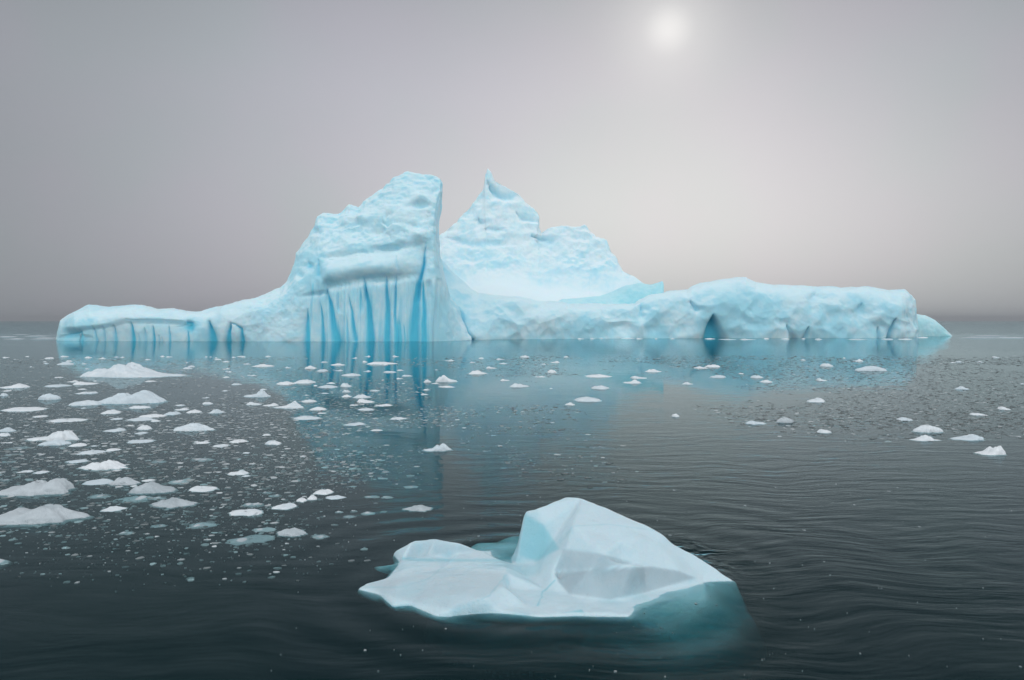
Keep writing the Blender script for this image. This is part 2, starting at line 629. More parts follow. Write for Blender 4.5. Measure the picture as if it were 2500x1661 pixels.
# flutes, veins (in photo px)
LA = [([Z2((1225, 700)), Z2((1208, 860)), Z2((1178, 990)), Z2((1147, 1180)), Z2((1136, 1510))], 5.5, 2.2, 0.95),
      ([Z2((1200, 960)), Z2((1206, 1150)), Z2((1215, 1510))], 4.5, 1.5, 0.9),
      ([Z2((400, 1080)), Z2((430, 1250)), Z2((460, 1400)), Z2((478, 1510))], 6.0, 2.2, 1.0),
      ([Z2((335, 1170)), Z2((350, 1300)), Z2((357, 1510))], 2.8, 1.0, 0.8),
      ([Z2((238, 1240)), Z2((225, 1510))], 3.6, 1.1, 0.85),
      ([Z2((490, 1110)), Z2((502, 1330))], 4.0, 0.7, 0.45),
      ([Z2((578, 1120)), Z2((610, 1260)), Z2((640, 1500))], 2.8, 1.1, 0.85),
      ([Z2((570, 1290)), Z2((580, 1510))], 2.6, 0.6, 0.4),
      ([Z2((685, 1080)), Z2((690, 1330))], 4.0, 0.7, 0.45),
      ([Z2((705, 985)), Z2((738, 1200)), Z2((772, 1510))], 4.4, 1.7, 1.0),
      ([Z2((897, 965)), Z2((906, 1200)), Z2((900, 1510))], 5.0, 1.7, 0.95),
      ([Z2((978, 970)), Z2((968, 1300)), Z2((980, 1510))], 3.4, 1.2, 0.8),
      ([Z2((1005, 1330)), Z2((1015, 1510))], 1.8, 0.5, 0.6),
      ([Z2((1045, 1360)), Z2((1055, 1510))], 1.8, 0.5, 0.6),
      ([Z2((985, 810)), Z2((1000, 960))], 3.5, 0.5, 0.35),
      ([Z2((325, 830)), Z2((330, 1050))], 6.0, 1.0, 0.5),
      ([Z2((237, 850)), Z2((245, 880))], 6.0, 0.9, 0.6),
      ([Z2((1270, 1050)), Z2((1290, 1500))], 5, 0.3, 0.12),
      ([Z1((262, 500)), Z1((270, 580))], 3.0, 0.8, 0.7), ([Z1((360, 460)), Z1((385, 580))], 2.0, 0.6, 0.55),
      ([Z1((430, 455)), Z1((438, 580))], 2.0, 0.6, 0.5), ([Z1((510, 450)), Z1((514, 580))], 3.4, 0.8, 0.6),
      ([Z1((640, 420)), Z1((645, 585))], 3.2, 1.0, 0.95), ([Z1((735, 470)), Z1((740, 580))], 2.8, 0.7, 0.45),
      ([Z1((798, 450)), Z1((800, 585))], 2.2, 0.9, 0.85), ([Z1((912, 445)), Z1((916, 585))], 2.0, 0.7, 0.7),
      ([Z1((1045, 470)), Z1((1050, 585))], 2.2, 0.8, 0.8), ([Z1((1052, 425)), Z1((1085, 430)), Z1((1068, 460))], 7, 0.9, 0.9),
      ([Z1((840, 530)), Z1((842, 585))], 1.6, 0.5, 0.4), ([Z1((690, 520)), Z1((692, 585))], 1.6, 0.4, 0.35), ([Z1((860, 545)), Z1((865, 585))], 1.6, 0.4, 0.35),
      ([Z1((1212, 430)), Z1((1224, 520)), Z1((1232, 585))], 6.0, 2.2, 1.0),
      ([Z1((1362, 440)), Z1((1352, 500)), Z1((1348, 585))], 4.2, 1.6, 1.0),
      ([Z1((1365, 440)), Z1((1400, 448)), Z1((1438, 480)), Z1((1442, 585))], 3.4, 1.4, 0.95),
      ([Z1((610, 412)), Z1((1040, 428))], 3.4, 0.3, 0.35),
      ([Z1((170, 520)), Z1((260, 500)), Z1((255, 545))], 9, 0.8, 0.6)]
jit = fbm(np.stack([SX * 0.03, SY * 0.02, SX * 0], -1), 2, 5) * 2.2
gd, vein = groove(SX + jit, SY, [(p_, w_ * 1.6, d_, v_) for p_, w_, d_, v_ in LA], 0.42)
# wide shallow flutes between the veins
wallmask = sstep(SY, Z2((0, 985))[1], Z2((0, 1060))[1]) * sstep(SX, 735, 760) * (1 - sstep(SX, 1060, 1100))
flute = vnoise(np.stack([SX * 0.085, SY * 0.006, SX * 0 + 3.3], -1), 3) * 0.5
flute += vnoise(np.stack([SX * 0.22, SY * 0.008, SX * 0 + 9.3], -1), 8) * 0.18
rel = -flute * wallmask + gd
# the white roll above the curtain and the notch below it
ytop = interp(SX.ravel(), [Z2((340, 840)), Z2((1000, 752)), Z2((1180, 740))]).reshape(SX.shape)
ybot = interp(SX.ravel(), [Z2((340, 1045)), Z2((720, 985)), Z2((1170, 965))]).reshape(SX.shape)
inroll = sstep(SX, Z2((335, 0))[0], Z2((430, 0))[0]) * (1 - sstep(SX, Z2((960, 0))[0], Z2((1190, 0))[0]) * 0.75) * (1 - sstep(SX, Z2((1180, 0))[0], Z2((1215, 0))[0]))
u = np.clip((SY - ytop) / (ybot - ytop), 0, 1)
wob = 1 + 0.35 * fbm(np.stack([SX * 0.012, SY * 0.02, SX * 0], -1), 3, 15)
rel -= inroll * 1.1 * wob * np.sin(np.pi * u ** 1.35) * ((SY > ytop) & (SY < ybot))
rel += inroll * 0.5 * wob * np.exp(-((SY - ybot - 7) / 9.0) ** 2)
rel += inroll * 0.6 * np.exp(-((SY - ytop + 6) / 8.0) ** 2)
# scoops and boulders of the upper slope
for (cx_, cy_, rx_, ry_, dd) in ((1150, 320, 60, 45, -1.2), (1150, 375, 70, 22, 1.3), (1240, 270, 60, 60, 0.4), (700, 500, 60, 35, -0.8), (830, 590, 70, 40, 0.7), (1170, 630, 60, 45, -1.0),
                             (1110, 540, 60, 30, 0.8), (560, 520, 60, 60, -0.6), (620, 440, 50, 30, 0.6), (880, 730, 120, 18, 0.7), (950, 420, 70, 50, -0.5), (330, 610, 40, 30, 0.7), (420, 620, 25, 40, 0.6), (170, 960, 35, 30, 0.6)):
    zx_, zy_ = Z2((cx_, cy_))
    rel += dd * np.exp(-((SX - zx_) / (rx_ / 3.4)) ** 2 - ((SY - zy_) / (ry_ / 3.4)) ** 2)
# second ledge left of it
yb2 = interp(SX.ravel(), [Z2((180, 1125)), Z2((400, 1085))]).reshape(SX.shape)
in2 = sstep(SX, Z2((120, 0))[0], Z2((330, 0))[0]) * (1 - sstep(SX, Z2((385, 0))[0], Z2((410, 0))[0]))
rel += in2 * (0.35 * np.exp(-((SY - yb2 - 3) / 7.0) ** 2) + 0.5 * sstep(SY, yb2 - 4, yb2 + 6))
# ledge over the tail's flutes and the cave at its nose
yl = interp(SX.ravel(), [Z1((150, 480)), Z1((440, 455)), Z1((600, 415)), Z1((1095, 425))]).reshape(SX.shape)
in3 = sstep(SX, Z1((130, 0))[0], Z1((200, 0))[0]) * (1 - sstep(SX, Z1((1060, 0))[0], Z1((1110, 0))[0]))
rel += in3 * 0.6 * sstep(SY, yl - 5, yl + 9)
rel += 0.6 * np.exp(-(((SX - 172) / 22) ** 2 + ((SY - 818) / 11) ** 2))
nr = normals(V)
V = V - nr * (rel * front)[..., None]
# ice relief: blocky rubble high on the tower, soft scallops elsewhere
up = sstep(SY, 640, 560) * sstep(SX, 720, 780)
f1, f2, cid = worley(V * np.array([0.20, 0.20, 0.42]) + fbm(V * 0.25, 3, 6)[..., None] * 0.9, 4)
rub = (cid - 0.5) * 1.3 * sstep(f2 - f1, 0.0, 0.45) + (f1 - 0.5) * 0.5 + fbm(V * np.array([0.45, 0.45, 0.9]), 4, 12) * 0.5
soft_ = fbm(V * 0.16, 4, 21) * 0.75 + fbm(V * 0.8, 3, 31) * 0.16
f1b, f2b, cidb = worley(V * np.array([0.22, 0.22, 0.3]) + fbm(V * 0.2, 2, 9)[..., None] * 0.5, 14)
scal = (f1b - 0.5) * 0.9
keep = 1 - 0.75 * wallmask - 0.6 * inroll * ((u > 0.02) & (u < 0.98))
lee = sstep(SX, 480, 560) * (1 - sstep(SX, 700, 760))
disp = soft_ * keep * (0.5 + 0.5 * sstep(SX, 500, 640)) + rub * up * 0.5 + scal * lee * 0.6
disp = disp * (1 - 0.7 * np.exp(-((SX - 1068) / 8) ** 2))
V = V + nr * disp[..., None]
V[:, :, 2] += (fbm(V * np.array([0.5, 0.5, 0]), 3, 41) * 0.25)[...] * sstep(V[..., 2], 2, 6)
# the tower's head leans out past its right shoulder
_, SY2 = screen(V)
V[..., 0] += (16.0 / F * 138) * sstep(SY2, 560, 445) * sstep(SX, 960, 1066) * (V[..., 2] > 0)
V[..., 0] += fbm(V * np.array([0.1, 0.1, 0.28]), 3, 87) * 0.75 * sstep(SX, 1030, 1066) * (1 - sstep(SX, 1066, 1110)) * sstep(V[..., 2], 6, 12)
vein = vein * front + 0.42 * wallmask * sstep(vnoise(np.stack([SX * 0.11 + SY * 0.01, SY * 0.005, SX * 0 + 1.3], -1), 33), 0.05, 0.75) + 0.22 * wallmask * sstep(vnoise(np.stack([SX * 0.3, SY * 0.006, SX * 0 + 5.3], -1), 35), 0.1, 0.8)
# dense blue ice shows in patches of the tail and the lee slope
bl = sstep(fbm(V * np.array([0.10, 0.1, 0.16]), 3, 61), 0.05, 0.5) * (1 - wallmask) * (1 - up)
vein = np.maximum(vein, bl * 0.30 * front)
solid("tower", V, mat_berg, vein)

# ---- long front wall
topB = [(1062, 618), (1076, 631), (1091, 648), (1120, 675), (1150, 707), (1167, 716), (1214, 720), (1255, 723), (1285, 730), (1320, 736), (1373, 739),
        (1387, 744), (1461, 742), (1549, 742), (1561, 732), (1593, 719), (1637, 710), (1679, 706), (1689, 699), (1753, 684), (1797, 677),
        (1821, 678), (1845, 691), (1903, 697), (1957, 699), (2052, 702), (2119, 701), (2167, 710), (2208, 710), (2225, 719), (2235, 731), (2239, 769), (2240, 800), (2241.5, 832)]
sx = np.concatenate([np.arange(1062, 2215, 1.5), np.arange(2215, 2241.6, 0.6)])
crest = interp(sx, topB)
Dfr = interp(sx, [(1062, 142), (1160, 143), (1400, 151), (1600, 154), (2000, 157), (2200, 158), (2240, 163)])
Dcr = Dfr + interp(sx, [(1062, 9), (1160, 9), (1400, 7), (1600, 8), (1810, 12), (2200, 10), (2240, 3)])
M = 130
t = np.linspace(0, 1, M)
th = t * np.pi / 2
ph = np.sin(th) ** 0.66
pyf = 1 - np.cos(th) ** 0.62
wq = sstep(sx, 1250, 1120)[:, None]
prof_h = ph[None] * (1 - wq) + (t ** 0.95)[None] * wq
prof_y = pyf[None] * (1 - wq) + (t ** 1.3)[None] * wq
V = loft(sx, crest, Dfr, Dcr, prof_y, prof_h, Dfr + interp(sx, [(1062, 24), (1500, 22), (2200, 26), (2240, 16)]))
SX, SY = screen(V)
front = np.zeros(V.shape[:2])
front[:, :6 + M] = 1.0
front[:, 6 + M - 10:6 + M] = np.linspace(1, 0, 10)[None]
nr = normals(V)
LB = [([Z4((565, 350)), Z4((572, 440)), Z4((585, 545))], 9.0, 0.0, 1.0),
      ([Z4((1880, 380)), Z4((1845, 530))], 5, 1.4, 0.45), ([Z4((1760, 440)), Z4((1765, 530))], 4, 0.8, 0.3),
      ([Z4((1255, 440)), Z4((1235, 530))], 5, 0.9, 0.35), ([Z4((1100, 430)), Z4((1150, 530))], 6, 0.9, 0.3),
      ([Z4((1640, 270)), Z4((1630, 330))], 12, 0.8, 0.3), ([Z4((1300, 190)), Z4((1290, 230))], 12, 0.6, 0.3),
      ([Z4((400, 250)), Z4((450, 310))], 4, 0.7, 0.3), ([Z4((40, 270)), Z4((60, 420))], 6, 0.6, 0.35),
      ([Z3((230, 1240)), Z3((300, 1420)), Z3((345, 1500))], 6, 1.5, 0.9)]
gd, vein = groove(SX, SY, LB, 1.0)
# the wedge-shaped cave
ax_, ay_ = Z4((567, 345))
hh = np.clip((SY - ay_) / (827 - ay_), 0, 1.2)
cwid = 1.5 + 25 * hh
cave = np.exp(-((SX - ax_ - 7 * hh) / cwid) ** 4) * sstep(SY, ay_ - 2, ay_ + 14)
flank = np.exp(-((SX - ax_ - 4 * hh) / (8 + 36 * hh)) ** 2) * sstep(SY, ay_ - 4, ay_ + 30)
rel = gd + cave * 2.3 + flank * 1.6
V = V - nr * (rel * front)[..., None]
q = V * np.array([0.13, 0.13, 0.2]) + fbm(V * 0.12, 2, 19)[..., None] * 0.7
f1, f2, cid = worley(q, 24)
q2 = V * np.array([0.33, 0.33, 0.42]) + fbm(V * 0.3, 2, 29)[..., None] * 0.5
g1, g2, gid = worley(q2, 34)
disp = (f1 - 0.55) * 1.35 + (g1 - 0.5) * 0.35 + fbm(V * 0.4, 3, 39) * 0.25
V = V + nr * (disp * (1 - 0.8 * np.clip(cave + flank, 0, 1)) * (0.35 + 0.65 * sstep(V[..., 2], 13, 4)))[..., None]
V[:, :, 2] += fbm(V * np.array([0.4, 0.4, 0]), 3, 43) * 0.22 * sstep(V[..., 2], 3, 6)
bl = sstep(fbm(V * np.array([0.09, 0.09, 0.14]), 4, 63), -0.05, 0.55)
vein = np.maximum(vein * front, bl * 0.30 * front)
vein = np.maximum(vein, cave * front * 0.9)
solid("ice_wall", V, mat_berg, vein)

# ---- rear peak with its snow bowl
topC = [(1030, 640), (1050, 600), (1073, 581), (1094, 557), (1117, 543), (1132, 522), (1150, 504), (1159, 490), (1179, 466), (1183, 445), (1184, 428), (1191, 411),
        (1197, 419), (1208, 440), (1232, 455), (1267, 474), (1285, 499), (1314, 520), (1317, 553), (1322, 568), (1338, 558), (1373, 553), (1414, 556),
        (1428, 550), (1440, 563), (1455, 578), (1481, 587), (1494, 616), (1517, 660), (1549, 676), (1566, 689), (1590, 700), (1612, 716), (1622, 735)]
sx = np.concatenate([np.arange(1030, 1180, 1.4), np.arange(1180, 1200, 0.7), np.arange(1200, 1305, 1.4), np.arange(1305, 1325, 0.6), np.arange(1325, 1622.5, 1.4)])
crest = interp(sx, topC)
Dfr = np.full(sx.shape, 158.0) + interp(sx, [(1030, 0), (1620, 4)])
Dcr = interp(sx, [(1030, 184), (1190, 192), (1300, 191), (1440, 188), (1520, 182), (1622, 172)])
M = 220
t = np.linspace(0, 1, M)
# wall foot, snow slope, then the steep headwall
lowp = interp(t, [(0, 0), (0.10, 0.06), (0.22, 0.30), (0.34, 0.58), (0.45, 0.70), (0.7, 0.84), (1, 1)])
lowh = interp(t, [(0, 0), (0.10, 0.16), (0.22, 0.24), (0.34, 0.32), (0.45, 0.42), (0.7, 0.70), (1, 1)])
kern = np.hanning(31)
kern /= kern.sum()
pad = lambda a: np.convolve(np.concatenate([a[0] - (a[1:16][::-1] - a[0]), a, a[-1] + (a[-1] - a[-16:-1][::-1])]), kern, "valid")
lowp, lowh = pad(lowp), pad(lowh)
sm = sstep(sx, 1620, 1480)[:, None]
prof_y = lowp[None] * np.ones_like(sx)[:, None]
prof_h = lowh[None] * sm + (t ** 0.9)[None] * (1 - sm)
V = loft(sx, crest, Dfr, Dcr, prof_y, prof_h, Dcr + 14, smooth_from=0.35)
SX, SY = screen(V)
nr = normals(V)
front = np.zeros(V.shape[:2])
front[:, :6 + M] = 1.0
wall = sstep(V[..., 2], 13, 20)
LC = [([Z3((480, 190)), Z3((560, 270)), Z3((690, 370))], 11, 1.5, 0.5), ([Z3((760, 490)), Z3((880, 590))], 9, -1.0, 0.0),
      ([Z3((720, 430)), Z3((800, 500)), Z3((900, 540))], 7, 0.9, 0.35), ([Z3((850, 620)), Z3((1000, 670))], 7, 1.1, 0.45), ([Z3((480, 560)), Z3((560, 570))], 9, 0.6, 0.35),
      ([Z3((140, 640)), Z3((360, 700)), Z3((620, 690))], 8, 0.6, 0.25), ([Z3((400, 490)), Z3((420, 510))], 6, 0.8, 0.3)]
gd, vein = groove(SX, SY, LC, 1.0)
f1, f2, cid = worley(V * np.array([0.20, 0.16, 0.24]) + fbm(V * 0.15, 2, 59)[..., None] * 0.6, 44)
f1c, f2c, cidc = worley(V * 0.5, 47)
rightrub = sstep(SX, 1330, 1400)
disp = wall * ((f1 - 0.5) * 0.95 + fbm(V * 0.35, 4, 49) * 0.5 + rightrub * (f1c - 0.5) * 0.5)
disp *= 1 - 0.9 * np.exp(-((SX - 1191) / 14) ** 2) * sstep(SY, 480, 440)
disp += (1 - wall) * fbm(V * 0.12, 2, 55) * 0.5 + fbm(V * 1.1, 2, 57) * 0.12 * wall
# faint wind layers across the face
disp += wall * 0.10 * vnoise(np.stack([V[..., 0] * 0.04, V[..., 1] * 0.02, V[..., 2] * 0.8 + fbm(V * 0.1, 2, 3) * 1.2], -1), 71)
V = V - nr * (gd * front)[..., None] + nr * (disp * np.where(front > 0, 1, 0.4))[..., None]
bl = sstep(fbm(V * np.array([0.08, 0.08, 0.12]), 3, 65), 0.0, 0.6) * wall * (1 - 0.4 * rightrub)
vein = np.maximum(vein * front, bl * 0.4)
solid("peak", V, mat_bowl, vein)

# ---- blue ice lip under the bowl's snow
topE = [(1352, 740), (1373, 732), (1410, 729), (1461, 725), (1484, 716), (1520, 701), (1557, 690), (1570, 692), (1587, 695), (1605, 691), (1616, 689), (1619, 700), (1621, 722)]
sx = np.arange(1352, 1621.3, 1.2)
crest = interp(sx, topE)
Dfr = np.full(sx.shape, 163.0)
Dcr = Dfr + interp(sx, [(1352, 3), (1500, 4), (1621, 2.5)])
M = 70
t = np.linspace(0, 1, M)
prof_y = np.repeat((0.1 * t + 0.9 * t ** 3)[None], len(sx), 0)
prof_h = np.repeat((t ** 0.8)[None], len(sx), 0)
V = loft(sx, crest, Dfr, Dcr, prof_y, prof_h, Dcr + 7, n_back=14)
nr = normals(V)
V = V + nr * (fbm(V * 0.3, 4, 81) * 0.45)[..., None]
solid("blue_ice_lip", V, mat_blue, np.full(V.shape[:2], 0.3))

# ---- low outcrop at the wall's far end
topD = [(2195, 766), (2238, 767), (2258, 771), (2282, 784), (2302, 799), (2326, 822), (2330, 829)]
sx = np.arange(2195, 2330.3, 1.3)
crest = interp(sx, topD)
Dfr = interp(sx, [(2195, 170), (2330, 176)])
Dcr = Dfr + interp(sx, [(2195, 6), (2330, 1.5)])
th = np.linspace(0, 1, 60) * np.pi / 2
prof_y = np.repeat((1 - np.cos(th))[None], len(sx), 0)
prof_h = np.repeat((np.sin(th) ** 0.8)[None], len(sx), 0)
V = loft(sx, crest, Dfr, Dcr, prof_y, prof_h, Dcr + 8, n_back=14)
nr = normals(V)
V = V + nr * (fbm(V * 0.25, 4, 91) * 0.4)[..., None]
solid("outcrop", V, mat_blue, np.full(V.shape[:2], 0.25) + 0.3 * fbm(V * 0.15, 2, 93))

# ------------------------------------------------------------------ rocking ice block in the foreground


def Z8(zx, zy, z):
    """photo window 8 position of a point known to lie at height z"""
    sx_, sy_ = 820 + zx / 2.1455, 1180 + zy / 2.1455
    D = (CAM_H - z) * F / (sy_ - HZ)
    return ((sx_ - CX) / F * D, D, z)


pts = {}
raw = dict(
    # left dome
    d0=(345, 400, 0.070), d1=(400, 297, 0.30), d2=(530, 284, 0.36), d3=(640, 305, 0.30), d4=(760, 350, 0.10), d5=(820, 385, 0.0), d6=(480, 372, 0.14), d7=(640, 372, 0.10), d8=(590, 405, 0.000), d9=(420, 402, 0.000),
    # left slab
    s0=(150, 522, 0.020), s1=(270, 490, 0.080), s2=(340, 465, 0.160), s3=(560, 440, 0.160), s4=(900, 470, 0.200), s5=(880, 540, 0.210), s6=(770, 612, 0.170), s7=(610, 664, 0.080), s8=(400, 630, 0.030), s9=(230, 580, 0.020), s10=(330, 530, 0.140), s11=(520, 500, 0.180), s12=(600, 580, 0.200),
    # underwater margin at left
    u0=(85, 490, 0.035), u1=(165, 410, 0.055), u2=(300, 355, 0.055), u3=(105, 545, 0.030), u4=(300, 640, 0.030), u5=(520, 695, 0.010),
    # block: left edge, ridge, slopes
    b0=(950, 385, 0.0), b1=(958, 250, 0.42), b2=(988, 142, 0.80), b3=(1050, 132, 0.86), b4=(1120, 100, 0.95), b5=(1200, 70, 1.02), b6=(1290, 70, 1.060), b7=(1400, 118, 0.960), b8=(1520, 176, 0.850), b9=(1640, 222, 0.750), b10=(1720, 258, 0.660), b11=(1770, 312, 0.500), b12=(1880, 370, 0.330), b13=(2000, 445, 0.140), b14=(1930, 515, 0.01), b15=(2110, 515, 0.000),
    c0=(1050, 420, 0.08), c1=(1090, 220, 0.66), c2=(1200, 345, 0.500), c3=(1140, 462, 0.220), c4=(1330, 452, 0.360), c5=(1500, 440, 0.340), c6=(1620, 430, 0.340), c7=(1800, 460, 0.220), c8=(1400, 372, 0.560), c9=(1560, 420, 0.460), c10=(1240, 220, 0.800), c11=(1480, 220, 0.800), c12=(1680, 300, 0.580), c13=(1500, 300, 0.660), c14=(1120, 330, 0.38),
    # lower lip of the block
    l0=(1165, 520, 0.060), l1=(1220, 582, 0.040), l2=(1350, 608, 0.040), l3=(1480, 616, 0.030), l4=(1620, 575, 0.02), l5=(1780, 545, 0.020), l6=(1400, 520, 0.200), l7=(1620, 500, 0.180),
    # washed apron in front and the saddle between dome and block
    a0=(900, 560, 0.020), a1=(1000, 640, 0.022), a2=(840, 670, 0.025), a3=(1080, 692, 0.030), a4=(1300, 682, 0.040), a5=(1525, 690, 0.030), a6=(1100, 560, 0.012), a7=(1350, 650, 0.016), a8=(1600, 640, 0.000), a9=(1000, 500, 0.030), a10=(1060, 490, 0.070), a11=(860, 405, 0.05), a12=(940, 430, 0.0), a13=(1800, 600, -0.030), a14=(1950, 620, -0.060),
    g0=(730, 322, -0.08), g1=(950, 290, -0.14), g2=(860, 350, -0.10), g3=(900, 330, -0.10),
)
for k, (zx, zy, z) in raw.items():
    pts[k] = Z8(zx, zy, z)
# the sunken foot in front
for i, p in enumerate(((-0.6, 9.12, -0.8), (0.45, 9.0, -0.8), (1.4, 8.98, -0.7), (2.3, 9.2, -0.6), (3.0, 9.65, -0.5), (0.8, 8.8, -1.4), (2.0, 8.75, -1.2), (3.6, 10.1, -0.16), (-1.6, 9.4, -0.7))):
    pts["f%d" % i] = p
# the far side, hidden from here: the block falls steeply into the sea behind its ridge
for i, (src, dy_, z) in enumerate((("b2", 0.5, -0.2), ("b4", 0.8, -0.3), ("b6", 0.9, -0.3), ("b8", 0.8, -0.3), ("b10", 0.6, -0.3), ("b12", 0.5, -0.3), ("d1", 0.55, -0.25), ("d3", 0.6, -0.25),
                                   ("b3", 0.25, 0.55), ("b5", 0.3, 0.7), ("b7", 0.3, 0.6), ("b9", 0.28, 0.4), ("d2", 0.25, 0.18), ("b13", 0.35, -0.25), ("g1", 0.5, -0.4), ("g0", 0.5, -0.4))):
    x, y, _ = pts[src]
    pts["k%d" % i] = (x, y + dy_, z)
# the vertical left cheek
x, y, z = pts["b2"]
pts["v0"] = (x - 0.10, y - 0.05, 0.30)
pts["v1"] = (x - 0.16, y + 0.12, -0.12)
x, y, z = pts["b0"]
pts["v2"] = (x - 0.14, y - 0.05, -0.08)
keys = list(pts)
arr = np.array([pts[k] for k in keys])
# a deep skirt all round
cxy = arr[:, :2].mean(0)
hull_ang = np.linspace(0, 2 * np.pi, 40, endpoint=False)
skirt = []
for a in hull_ang:
    dvec = np.array([math.cos(a), math.sin(a)])
    ext = ((arr[:, :2] - cxy) @ dvec).max()
    skirt.append((*(cxy + dvec * (ext * 0.97 + 0.05)), -0.75))
    skirt.append((*(cxy + dvec * (ext * 0.97 + 0.25)), -1.9))
allp = np.concatenate([arr, np.array(skirt)])
kidx = {k: i for i, k in enumerate(keys)}
chains = ["b0 b1 b2 b3 b4 b5 b6 b7 b8 b9 b10 b11 b12 b13", "c3 c4 c5 c6 c7 b14", "l0 l1 l2 l3 l4 l5 b14", "d0 d1 d2 d3 d4 d5", "s4 s5 s6 s7 s8", "b2 c1 c14 c0", "a3 a4 a5", "c3 l0", "c2 c8 c9 c6", "s0 s1 s10 s11 s3"]
edges = []
for ch in chains:
    ks = ch.split()
    edges += [(kidx[a], kidx[b_]) for a, b_ in zip(ks[:-1], ks[1:])]
vo, eo, fo, *_ = delaunay_2d_cdt([Vector(p[:2]) for p in allp], edges, [], 0, 1e-5)
vo = np.array([tuple(v) for v in vo])
# heights of the output points (new crossings take the nearest inputs' blend)
zo = np.empty(len(vo))
for i, p in enumerate(vo):
    d = np.hypot(*(allp[:, :2] - p).T)
    j = np.argsort(d)[:3]
    zo[i] = allp[j[0], 2] if d[j[0]] < 1e-4 else np.average(allp[j, 2], weights=1 / d[j])
res = 0.02
gx = np.arange(-3.3, 4.6, res)
gy = np.arange(8.3, 14.0, res)
GX, GY = np.meshgrid(gx, gy, indexing="ij")
H = np.full(GX.shape, -2.0)
for tri in fo:
    if len(tri) != 3:
        continue
    (x0, y0), (x1, y1), (x2, y2) = vo[list(tri)]
    z0, z1, z2 = zo[list(tri)]
    i0, i1 = np.searchsorted(gx, [min(x0, x1, x2) - res, max(x0, x1, x2) + res])
    j0, j1 = np.searchsorted(gy, [min(y0, y1, y2) - res, max(y0, y1, y2) + res])
    if i1 <= i0 or j1 <= j0:
        continue
    den = (y1 - y2) * (x0 - x2) + (x2 - x1) * (y0 - y2)
    if abs(den) < 1e-12:
        continue
    X_, Y_ = GX[i0:i1, j0:j1], GY[i0:i1, j0:j1]
    l0 = ((y1 - y2) * (X_ - x2) + (x2 - x1) * (Y_ - y2)) / den
    l1 = ((y2 - y0) * (X_ - x2) + (x0 - x2) * (Y_ - y2)) / den
    l2 = 1 - l0 - l1
    ins = (l0 >= -1e-4) & (l1 >= -1e-4) & (l2 >= -1e-4)
    H[i0:i1, j0:j1][ins] = (l0 * z0 + l1 * z1 + l2 * z2)[ins]


def blur(A, n):
    k = np.hanning(2 * n + 3)[1:-1]
    k /= k.sum()
    B = np.pad(A, n, mode="edge")
    B = np.apply_along_axis(lambda r: np.convolve(r, k, "valid"), 0, B)
    return np.apply_along_axis(lambda r: np.convolve(r, k, "valid"), 1, B)


Hs = blur(H, 2) * 0.75 + blur(H, 5) * 0.25
sub = sstep(Hs, 0.0, -0.12)
Hs = Hs * (1 - sub) + blur(H, 11) * sub
P3 = np.stack([GX, GY, Hs], -1)
Hs += fbm(P3 * 1.6, 3, 101) * 0.035 * sstep(Hs, -0.1, 0.2) + fbm(P3 * 6, 3, 103) * 0.009 + fbm(P3 * 0.9, 2, 105) * 0.02
keepc = (Hs > -1.6)
idx = -np.ones(GX.shape, int)
q = grid_faces(len(gx), len(gy))
ok = keepc.ravel()[q].all(1)
q = q[ok]
used = np.unique(q)
remap = -np.ones(GX.size, int)
remap[used] = np.arange(len(used))
vt = np.stack([GX - FLOE_C[0], GY - FLOE_C[1], Hs], -1).reshape(-1, 3)[used]
# the sea has undercut its near edge
cut = 0.40 * sstep(-vt[:, 2], np.where(vt[:, 1] < -0.7, 0.04, 0.12), 0.7) * (1 - sstep(vt[:, 0], 0.9, 1.7))
vt[:, :2] *= 1 - cut[:, None]
blk = mesh_from("ice_block", vt, remap[q])
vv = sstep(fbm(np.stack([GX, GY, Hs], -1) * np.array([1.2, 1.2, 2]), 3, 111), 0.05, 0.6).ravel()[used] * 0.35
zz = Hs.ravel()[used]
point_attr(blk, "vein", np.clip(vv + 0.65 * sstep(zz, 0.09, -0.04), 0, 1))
# facet shade put into the colour: grey on under-cut facets, tilted slab and dome
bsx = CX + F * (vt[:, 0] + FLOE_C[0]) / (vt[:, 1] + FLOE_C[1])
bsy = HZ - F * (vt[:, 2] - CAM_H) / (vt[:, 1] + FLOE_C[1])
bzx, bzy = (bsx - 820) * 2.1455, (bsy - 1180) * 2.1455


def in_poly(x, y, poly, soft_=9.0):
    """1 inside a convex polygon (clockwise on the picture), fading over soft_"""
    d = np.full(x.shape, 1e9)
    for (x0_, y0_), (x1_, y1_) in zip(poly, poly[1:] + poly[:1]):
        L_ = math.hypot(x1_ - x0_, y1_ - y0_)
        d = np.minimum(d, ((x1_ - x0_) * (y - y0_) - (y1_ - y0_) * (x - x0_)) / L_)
    return sstep(d, -soft_ * 0.5, soft_)


